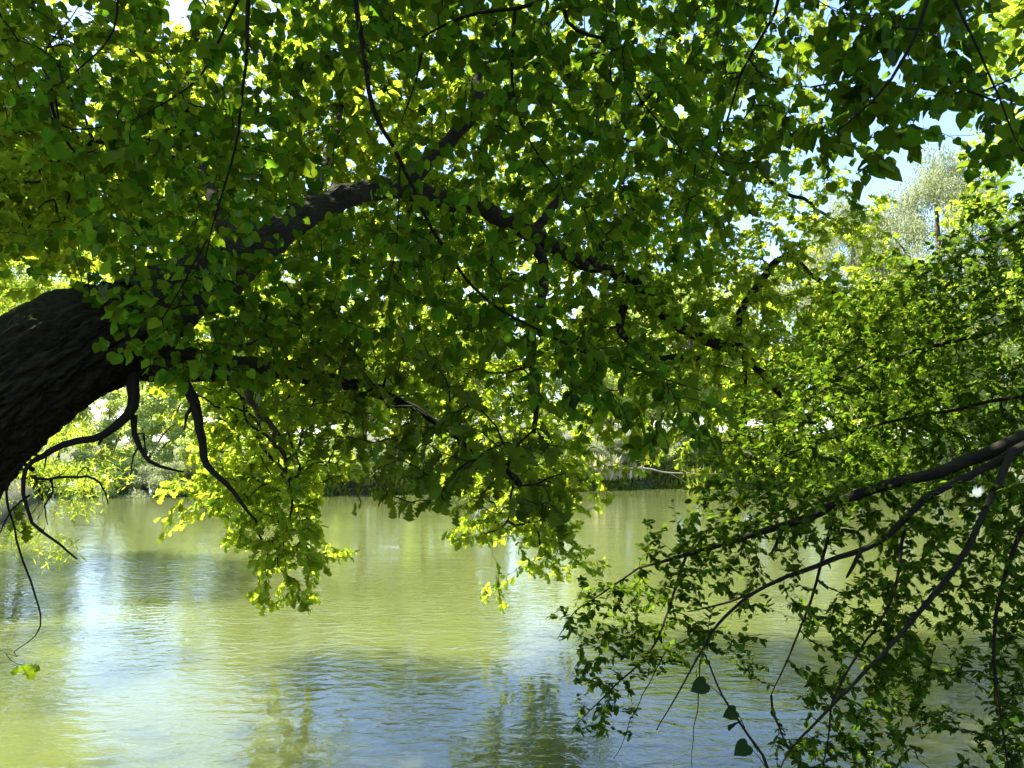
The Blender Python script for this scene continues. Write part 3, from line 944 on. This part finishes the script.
# ------------------------------------------------------------------ the elm on the right
def build_elm():
    root = empty('elm_tree', (5.4, 4.6, 0.9), 'small leaved elm with dark boughs drooping over the water on the right', 'tree')
    pl = Plant()
    b = np.array(root.location)
    k_tr = pl.add_limb([b + [0, 0, -0.5], b + [0, 0, 0.2], b + [-0.1, 0.1, 2.2], b + [-0.1, 0.3, 4.5], b + [0.1, 0.6, 7.5], b + [0.2, 0.7, 9.5]], [0.3, 0.23, 0.19, 0.15, 0.09, 0.03], 0.12, grow=False)
    V, F, uv = tube(*pl.limbs[k_tr], 28, 0.08, 3, 5.5)
    mesh_obj('trunk', V, F, M['oak_bark'], root, uv=uv * [2, 1])
    tr = lambda z: b + [-0.1, 0.2, z]
    objs = {}
    Ls = [([tr(2.0)] + P3([(1110, 400, 4.6), (1060, 424, 4.6), (1024, 438, 4.6), (960, 465, 4.65), (880, 489, 4.8), (820, 510, 4.9), (780, 528, 5.0), (700, 551, 5.2), (632, 569, 5.4)]), [0.09, 0.058, 0.048, 0.042, 0.037, 0.032, 0.028, 0.024, 0.016, 0.005]),
          (P3([(1050, 428, 4.6), (1010, 455, 4.5), (960, 481, 4.45), (925, 501, 4.4), (870, 545, 4.4), (800, 571, 4.4), (755, 592, 4.4), (718, 625, 4.4), (700, 655, 4.4), (655, 730, 4.4)]), [0.034, 0.027, 0.023, 0.02, 0.017, 0.013, 0.010, 0.008, 0.006, 0.003]),
          (P3([(1012, 450, 4.5), (985, 508, 4.25), (960, 560, 4.15), (915, 618, 4.1), (880, 658, 4.0), (830, 708, 3.95), (790, 750, 3.9), (768, 800, 3.9)]), [0.024, 0.018, 0.015, 0.013, 0.011, 0.008, 0.005, 0.003]),
          (P3([(836, 506, 4.88), (822, 560, 4.85), (812, 600, 4.8), (792, 650, 4.8), (772, 695, 4.8)]), [0.012, 0.010, 0.008, 0.006, 0.003]),
          ([tr(4.0)] + P3([(1150, 250, 5.3), (1080, 295, 5.6), (1000, 328, 6.0), (920, 350, 6.5), (850, 372, 7.0), (780, 420, 7.3)]), [0.06, 0.04, 0.03, 0.022, 0.016, 0.012, 0.005]),
          ([tr(3.2)] + P3([(1130, 350, 4.9), (1060, 385, 5.1), (960, 408, 5.5), (860, 430, 6.0), (775, 460, 6.2), (725, 492, 6.3)]), [0.05, 0.022, 0.016, 0.012, 0.009, 0.006, 0.003]),
          ([tr(5.2)] + P3([(1130, 140, 5.8), (1060, 195, 6.0), (1000, 233, 6.3), (935, 268, 6.8), (880, 292, 7.1)]), [0.06, 0.035, 0.025, 0.02, 0.012, 0.005]),
          ([tr(1.7)] + P3([(1110, 450, 4.3), (1045, 490, 4.3), (1012, 560, 4.3), (992, 640, 4.25), (1003, 730, 4.2), (1010, 800, 4.2)]), [0.05, 0.03, 0.016, 0.012, 0.009, 0.006, 0.003]),
          (P3([(760, 590, 4.4), (725, 603, 4.4), (688, 612, 4.4)]), [0.008, 0.006, 0.003]),
          (P3([(686, 556, 5.22), (672, 600, 5.1), (650, 650, 5.0), (610, 690, 5.0), (578, 724, 5.0)]), [0.010, 0.008, 0.006, 0.005, 0.002]),
          (P3([(640, 567, 5.38), (605, 590, 5.4), (575, 612, 5.4), (556, 640, 5.4)]), [0.007, 0.006, 0.004, 0.002])]
    for P, R in Ls:
        k = pl.add_limb(P, R, 0.06)
        V, F, uv = tube(*pl.limbs[k], 14 if R[0] > 0.04 else 8, 0.14, 7, k * 5.7)
        objs[k] = mesh_obj('limb', V, F, M['branch_bark'], root, uv=uv)
    stubs = [([(782, 527, 5.0), (776, 540, 4.9), (770, 550, 4.85)], 0.018), ([(862, 548, 4.4), (850, 568, 4.35), (845, 576, 4.35)], 0.014),
             ([(905, 530, 4.45), (890, 600, 4.4), (838, 690, 4.3), (824, 766, 4.3)], 0.010),
             ([(700, 660, 4.4), (697, 710, 4.4), (690, 768, 4.4)], 0.004), ([(672, 640, 4.9), (640, 700, 4.8), (612, 760, 4.8)], 0.004)]
    for pts, r in stubs:
        P = P3(pts)
        p, rr = smooth_path(P, np.linspace(r, r * 0.4, len(P)), 0.04, 2.0)
        V, F, uv = tube(p, rr, 8, 0.15, 7, r * 100)
        o = mesh_obj('bare_twig', V, F, M['branch_bark'], root, uv=uv)
        o['label'] = 'bare leafless twig'
    z = '0' * 20
    g = parse_map({
        6: z + '000000000034', 7: z + '000000000256', 8: z + '000000025666', 9: z + '000000256666', 10: z + '000004556666', 11: z + '000045566666',
        12: z + '000455556666', 13: z + '002555555666', 14: z + '013555555555', 15: z + '014455444455', 16: z + '133333333333', 17: z + '243210023333',
        18: '0' * 18 + '23331110233333', 19: '0' * 17 + '123321102333323', 20: '0' * 18 + '22221101233123', 21: '0' * 18 + '21000002233112',
        22: '0' * 18 + '21000001332213', 23: '0' * 18 + '00000013321013'})

    def de(px, py):
        if py < 480:
            return np.interp(px, [720, 1024], [6.4, 5.3]) + rng.uniform(-0.5, 2.0) * (1 if py < 410 else 0.7)
        return np.interp(px, [560, 760, 1024], [5.35, 4.7, 4.5]) + rng.uniform(-0.35, 1.0)
    g[16:] *= 1.2
    A = sample_map(g, 5.6, de, (0, 6, 0, 3), 0.5)
    t1 = pl.grow(A, pathcost=0.25)
    n = 500
    A2 = np.stack([rng.normal(5.4, 1.8, n), rng.normal(5.2, 1.8, n), rng.normal(8.2, 1.2, n)], -1)
    k_up = pl.add_limb([tr(4.6), np.array([5.2, 5.2, 7.4]), np.array([4.8, 5.6, 8.6])], [0.08, 0.06, 0.03])
    V, F, uv = tube(*pl.limbs[k_up], 10, 0.1, 5, 44)
    objs[k_up] = mesh_obj('limb', V, F, M['branch_bark'], root, uv=uv)
    t2 = pl.grow(A2, pathcost=0.1)
    rad = pl.twig_radii(0.0011)
    L1 = twig_leaves(pl, t1, 10, 0.24, 0.045, 0.25, 0.3, 0.1, light=0.4)
    L2 = twig_leaves(pl, t2, 14, 0.6, 0.12, 0.3, 0.5, 0.1)
    build_foliage(pl, objs, rad, L1, OVATES, M['elm_leaf'], M['twig_bark'], petioles=False)
    build_foliage(pl, objs, rad, L2, [SIMPLE], M['elm_leaf'], M['twig_bark'], twigs=False)


# ------------------------------------------------------------------ a young shoot near the camera
def build_sapling():
    base = at(790, 900, 2.0)
    root = empty('sapling', base, 'young shoot with three dark heart shaped leaves below the drooping elm boughs', 'sapling')
    P = [base * [1, 1, 0] + [0, 0, 1.2 - 0.05], base] + P3([(770, 775, 2.0), (748, 735, 2.0), (722, 695, 2.02), (705, 655, 2.05), (692, 640, 2.06)])
    p, r = smooth_path(P, np.linspace(0.006, 0.0015, len(P)), 0.03)
    V, F, uv = tube(p, r, 6)
    stem = mesh_obj('stem', V, F, M['twig_bark'], root, uv=uv)
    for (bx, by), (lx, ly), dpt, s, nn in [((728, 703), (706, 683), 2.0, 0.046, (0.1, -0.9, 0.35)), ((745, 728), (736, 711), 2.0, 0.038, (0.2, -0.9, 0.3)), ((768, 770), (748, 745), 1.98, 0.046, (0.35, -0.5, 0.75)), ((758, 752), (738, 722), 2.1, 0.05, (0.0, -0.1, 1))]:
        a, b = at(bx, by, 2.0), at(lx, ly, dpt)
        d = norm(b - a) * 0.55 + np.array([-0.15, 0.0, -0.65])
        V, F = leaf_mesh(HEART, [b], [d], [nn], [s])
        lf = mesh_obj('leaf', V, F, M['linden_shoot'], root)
        V, F, uv = tube(np.array([a, (a + b) / 2 + [0, 0, 0.004], b]), [0.0012, 0.001, 0.0008], 4, cap=False)
        mesh_obj('petiole', V, F, M['twig_bark'], lf, uv=uv)


# ------------------------------------------------------------------ trees farther off
def crown_points(kind, h, w, n_cl, per, r):
    """leaf clump centres and leaf positions of a crown; z from the ground"""
    c = r.normal(0, 1, (n_cl, 3))
    c = norm(c) * r.uniform(0.35, 1.0, (n_cl, 1)) ** 0.5
    if kind == 'shrub':
        z = (c[:, 2] * 0.5 + 0.5) * h * 0.9 + 0.02 * h
        wid = w * np.sqrt(np.clip(1.05 - (z / h) ** 2, 0.05, 1))
    elif kind == 'drooping':
        z = h * (0.24 + 0.7 * (c[:, 2] * 0.5 + 0.5))
        wid = w * np.sqrt(np.clip(1.0 - ((z / h - 0.35) / 0.7) ** 2, 0.08, 1))
    elif kind == 'willow':
        z = h * (0.22 + 0.70 * (c[:, 2] * 0.5 + 0.5))
        wid = w * np.sqrt(np.clip(1.0 - ((z / h - 0.5) / 0.55) ** 2, 0.08, 1))
    else:
        z = h * (0.18 + 0.76 * (c[:, 2] * 0.5 + 0.5))
        wid = w * np.sqrt(np.clip(1.0 - ((z / h - 0.48) / 0.54) ** 2, 0.06, 1))
    if kind in ('shrub', 'drooping'):
        a, ra = r.uniform(0, 2 * math.pi, n_cl), np.sqrt(r.uniform(0.1, 1, n_cl))
        c = np.stack([np.cos(a) * ra, np.sin(a) * ra, c[:, 2]], -1)
    C = np.stack([c[:, 0] * wid, c[:, 1] * wid, z], -1)
    sz = r.uniform(0.55, 1.25, n_cl) * w * 0.20
    P = []
    for i in range(n_cl):
        m = int(per * (sz[i] / (w * 0.2)) ** 2)
        q = r.normal(0, 1, (m, 3))
        q = norm(q) * r.uniform(0, 1, (m, 1)) ** 0.45
        q *= sz[i] * np.array([1.0, 1.0, 0.62 if kind != 'willow' else 1.35])
        q += r.normal(0, sz[i] * 0.12, (m, 3))
        P.append(C[i] + q)
    return C, np.concatenate(P), None


def far_tree(name, label, cat, group, kind, h, w, mat, seed, loc, n_cl=70, per=260, leaf=0.2, trunk_r=None, tmpl=SIMPLE, bark='far_bark'):
    r = np.random.default_rng(seed)
    root = empty(name, loc, label, cat, group)
    b = np.array(loc, float)
    C, P, _ = crown_points(kind, h, w, n_cl, per, r)
    tr = trunk_r or h * 0.018
    if kind == 'shrub':
        for _ in range(5):
            t = C[r.integers(len(C))]
            pp, rr = smooth_path([b + [0, 0, -0.2], b + t * [0.3, 0.3, 0.35], b + t], [0.05, 0.035, 0.01], 0.4)
            V, F, uv = tube(pp, rr, 6)
            mesh_obj('stem', V, F, M[bark], root, uv=uv)
    else:
        lean = r.normal(0, 0.04, 2) * h
        top = np.array([lean[0], lean[1], h * 0.9])
        pp, rr = smooth_path([b + [0, 0, -0.4], b + [0, 0, 0.3], b + top * [0.3, 0.3, 0.4], b + top * [0.8, 0.8, 0.7], b + top], [tr * 1.5, tr * 1.1, tr * 0.8, tr * 0.45, tr * 0.1], 0.6)
        V, F, uv = tube(pp, rr, 12, 0.08, 1.0, seed)
        mesh_obj('trunk', V, F, M[bark], root, uv=uv)
        lm = sorted(range(len(C)), key=lambda i: -np.hypot(C[i][0], C[i][1]))[:60]
        for i in r.choice(lm, 9, replace=False):
            t = C[i]
            zz = max(h * 0.15, t[2] * 0.55)
            s = np.array([lean[0] * zz / h, lean[1] * zz / h, zz])
            k = 1 - zz / h
            pp, rr = smooth_path([b + s, b + s * 0.5 + t * 0.5 + [0, 0, 0.05 * h], b + t], [tr * 0.45 * k + 0.03, tr * 0.25 * k + 0.02, 0.012], 0.5)
            V, F, uv = tube(pp, rr, 7, 0.08, 1.0, i)
            mesh_obj('limb', V, F, M[bark], root, uv=uv)
    n = len(P)
    out = norm(P - np.array([0, 0, h * 0.45]))
    N = norm(out * 0.5 + UP * 0.6 + r.normal(0, 0.6, (n, 3)))
    D = r.normal(0, 1, (n, 3)) + out * 0.5 - UP * (0.4 if kind != 'willow' else 1.4)
    V, F = leaf_mesh(tmpl, b + P, D, N, leaf * r.uniform(0.6, 1.3, n))
    mesh_obj('crown', V, F, M[mat], root)
    return root


def copy_tree(src, loc, rz, sc, label, group=None):
    r = src.copy()
    COL.objects.link(r)
    r.location, r.rotation_euler, r.scale = loc, (0, 0, rz), sc
    r['label'] = label
    if group:
        r['group'] = group
    for ch in src.children:
        c = ch.copy()
        COL.objects.link(c)
        c.parent = r
    return r


def far_pos(px, back):
    """a spot on the far bank, back metres behind the water's edge, on the sight line of this pixel column"""
    y = 55.0
    for _ in range(30):
        y = float(far_edge(np.float64((px - CX) / FPX * y))) + back
    x = (px - CX) / FPX * y
    return (x, y, float(ground_z(np.float64(x), np.float64(y))) - 0.1)


def build_far_bank():
    G = 'trees along the far bank'
    S = 'shrubs at the far waterline'
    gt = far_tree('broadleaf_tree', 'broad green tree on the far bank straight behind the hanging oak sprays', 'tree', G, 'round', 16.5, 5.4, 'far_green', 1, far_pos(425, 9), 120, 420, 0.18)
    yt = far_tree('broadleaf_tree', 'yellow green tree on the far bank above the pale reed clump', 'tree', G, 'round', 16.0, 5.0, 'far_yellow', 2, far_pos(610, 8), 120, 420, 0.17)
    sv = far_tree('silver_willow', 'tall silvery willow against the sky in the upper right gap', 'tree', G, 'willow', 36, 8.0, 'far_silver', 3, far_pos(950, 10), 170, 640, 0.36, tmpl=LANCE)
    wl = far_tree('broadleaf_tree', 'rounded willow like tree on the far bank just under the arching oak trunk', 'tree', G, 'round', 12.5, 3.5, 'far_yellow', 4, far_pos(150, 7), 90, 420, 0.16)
    C = [(gt, 290, 10, 0.92, 'green tree on the far bank behind the dead bough under the oak trunk'),
         (yt, 690, 9, 1.1, 'yellow green tree on the far bank left of where the elm boughs begin'),
         (gt, 770, 8, 1.2, 'green tree on the far bank showing between oak sprays and elm foliage'),
         (yt, 365, 11, 0.85, 'yellow green tree on the far bank behind the dark oak leaves in the centre'),
         (sv, 1050, 14, 0.95, 'silvery willow at the right edge behind the elm crown'),
         (sv, 850, 16, 0.86, 'smaller silvery willow left of the tall one in the upper right gap'),
         (gt, 890, 6, 1.2, 'green tree on the far bank hidden low behind the elm boughs'),
         (yt, 1000, 5, 1.1, 'yellow green tree on the far bank behind the elm at the right edge'),
         (wl, 32, 9, 1.1, 'rounded tree on the far bank behind the near willow at the left edge'),
         (gt, -60, 14, 1.1, 'green tree on the far bank left of the picture edge'),
         (gt, 252, 10, 0.9, 'lower green tree on the far bank behind the forked dead branch'),
         (yt, 470, 18, 0.95, 'yellow green tree standing back from the far bank in the middle'),
         (gt, 650, 18, 1.15, 'green tree standing back from the far bank above the fallen branch'),
         (gt, 1100, 8, 1.3, 'green tree on the far bank right of the picture edge')]
    B = 'hazy low tree of the back row beyond the far bank'
    for px, back, sc in ((-20, 45, 0.8), (60, 60, 0.95), (115, 50, 0.85), (172, 62, 0.95), (225, 48, 0.85), (280, 60, 1.1), (340, 50, 1.0), (400, 62, 1.1), (460, 46, 1.0), (540, 58, 1.2), (600, 44, 1.1), (660, 60, 1.3), (730, 46, 1.2), (800, 58, 1.3), (870, 46, 1.2), (950, 60, 1.3), (1030, 46, 1.2)):
        C.append((gt if (px // 10) % 2 else wl, px, back, sc, B))
    for i, (s, px, back, sc, lab) in enumerate(C):
        if s is not sv and 0 < px < 720 and px != 115:
            sc *= 1.07
        copy_tree(s, far_pos(px, back), 1.3 + i * 2.1, (sc * (0.9 + 0.2 * ((i * 37) % 10) / 10), sc, sc), lab, 'back row of trees beyond the far bank' if lab == B else G)
    sh = far_tree('shrub', 'pale green shrub at the far waterline below the oak trunk', 'shrub', S, 'shrub', 5.0, 3.0, 'far_yellow', 5, far_pos(105, 0.8), 60, 420, 0.13, tmpl=SIMPLE)
    sh2 = far_tree('shrub', 'greyish willow shrub at the far waterline right of the pale green one', 'shrub', S, 'shrub', 4.2, 2.8, 'far_silver', 6, far_pos(165, 0.8), 55, 500, 0.2, tmpl=LANCE)
    sh3 = far_tree('shrub', 'bright green shrub at the far waterline behind the reed clump', 'shrub', S, 'shrub', 4.4, 2.7, 'far_green', 7, far_pos(640, 2.4), 60, 420, 0.13)
    K = [(sh, 40, 1.0, 1.0, 'pale shrub at the far waterline behind the dangling dead twigs'),
         (sh, 215, 1.0, 0.9, 'pale shrub at the far waterline behind the tip of the dead bough'),
         (sh3, 265, 1.0, 0.9, 'green shrub at the far waterline behind the left oak spray'),
         (sh, 330, 1.0, 0.8, 'pale shrub at the far waterline right of the left oak spray'),
         (sh2, 380, 1.0, 0.75, 'greyish shrub at the far waterline above the lone oak leaves'),
         (sh, 425, 1.0, 0.8, 'pale shrub at the far waterline between the two oak sprays'),
         (sh3, 480, 2.3, 0.9, 'green shrub at the far waterline behind the tip of the long oak spray'),
         (sh, 545, 2.6, 1.0, 'pale shrub at the far waterline just left of the reed clump'),
         (sh2, 592, 3.0, 1.0, 'greyish shrub right behind the pale reed clump'),
         (sh, 690, 3.0, 1.0, 'pale shrub at the far waterline right of the bright green one'),
         (sh3, 735, 2.4, 1.0, 'green shrub at the far waterline where the elm foliage begins'),
         (sh, 790, 2.4, 1.0, 'pale shrub at the far waterline behind the upper elm bough'),
         (sh3, 850, 2.4, 1.1, 'green shrub at the far waterline behind the forking elm boughs'),
         (sh, 915, 2.4, 1.0, 'pale shrub at the far waterline low behind the right elm boughs'),
         (sh3, 985, 2.4, 1.0, 'green shrub at the far waterline behind the elm at the right edge'),
         (sh, -30, 2.4, 1.1, 'pale shrub at the far waterline beyond the left picture edge')]
    for i, (s, px, back, sc, lab) in enumerate(K):
        copy_tree(s, far_pos(px, back), 0.7 + i * 1.7, (sc, sc, sc * (0.9 + 0.2 * ((i * 53) % 10) / 10)), lab)
    # dry reeds and a fallen bough at the edge of the water
    def reeds(px, n, hgt, label):
        p = far_pos(px, 0.5)
        root = empty('reed_clump', p, label, 'reeds', 'reed clumps on the far bank')
        r = np.random.default_rng(px)
        B = np.array(p) + np.stack([r.normal(0, 0.5, n), r.normal(0, 0.3, n), np.full(n, 0.0)], -1)
        D = UP + r.normal(0, 0.22, (n, 3))
        V, F = leaf_mesh(LANCE, B, D, r.normal(0, 1, (n, 3)), hgt * r.uniform(0.5, 1.1, n))
        mesh_obj('blades', V, F, M['reed'], root)
    reeds(600, 420, 2.0, 'pale dry reed clump at the far waterline')
    reeds(628, 160, 1.3, 'short pale reed tuft right beside the tall reed clump')
    p0, p1 = np.array(far_pos(614, 0.2)), np.array(far_pos(722, -0.2))
    p0[2], p1[2] = 1.55, 1.15
    root = empty('fallen_branch', p0, 'long pale fallen branch lying level above the far waterline', 'branch')
    m = (p0 + p1) / 2
    pp, rr = smooth_path([p0, p0 * 0.7 + p1 * 0.3 + [0, 0, 0.1], m + [0, 0, -0.12], p1], [0.09, 0.08, 0.06, 0.03], 0.3)
    V, F, uv = tube(pp, rr, 8, 0.12, 2, 3)
    mesh_obj('stem', V, F, M['pale_wood'], root, uv=uv)
    for t0, dx, dz in ((0.25, 0.7, 0.5), (0.5, 1.0, -0.5), (0.7, 0.8, 0.35)):
        a = pp[int(t0 * (len(pp) - 1))]
        pq, rq = smooth_path([a, a + [dx * 0.5, -0.15, dz * 0.6], a + [dx, -0.2, dz]], [0.03, 0.02, 0.008], 0.2)
        V, F, uv = tube(pq, rq, 6)
        mesh_obj('side_twig', V, F, M['pale_wood'], root, uv=uv)
    # grass along the far bank: uncountable
    n = 46000
    r = np.random.default_rng(9)
    x = r.uniform(-60, 70, n)
    y = far_edge(x) - 0.15 + r.uniform(0.0, 1, n) ** 2.6 * 7
    cl = np.array([mnoise.noise(Vector((a * 0.35, b * 0.35, 0))) for a, b in zip(x, y)])
    B = np.stack([x, y, ground_z(x, y) - 0.03], -1)
    V, F = leaf_mesh(LANCE, B, UP * 0.8 + np.array([0, -0.45, 0]) + r.normal(0, 0.45, (n, 3)), r.normal(0, 1, (n, 3)), r.uniform(0.3, 0.9, n) * np.clip(1 + cl * 1.3, 0.3, 2))
    tag(mesh_obj('grass', V, F, M['grass']), 'rough green grass along the top of the far bank', 'grass', kind='stuff')


def build_mid():
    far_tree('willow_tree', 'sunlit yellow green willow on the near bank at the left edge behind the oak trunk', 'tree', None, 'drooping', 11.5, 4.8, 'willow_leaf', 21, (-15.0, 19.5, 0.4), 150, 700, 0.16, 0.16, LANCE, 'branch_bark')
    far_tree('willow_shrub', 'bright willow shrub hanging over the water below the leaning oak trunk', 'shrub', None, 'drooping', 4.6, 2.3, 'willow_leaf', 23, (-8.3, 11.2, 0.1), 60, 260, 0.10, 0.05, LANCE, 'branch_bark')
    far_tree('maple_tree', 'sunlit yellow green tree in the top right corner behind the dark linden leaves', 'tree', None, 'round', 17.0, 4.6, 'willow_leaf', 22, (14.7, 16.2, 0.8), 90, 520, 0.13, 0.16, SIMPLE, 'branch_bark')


build_far_bank()
build_mid()
build_oak()
build_elm()
build_linden()
build_sapling()
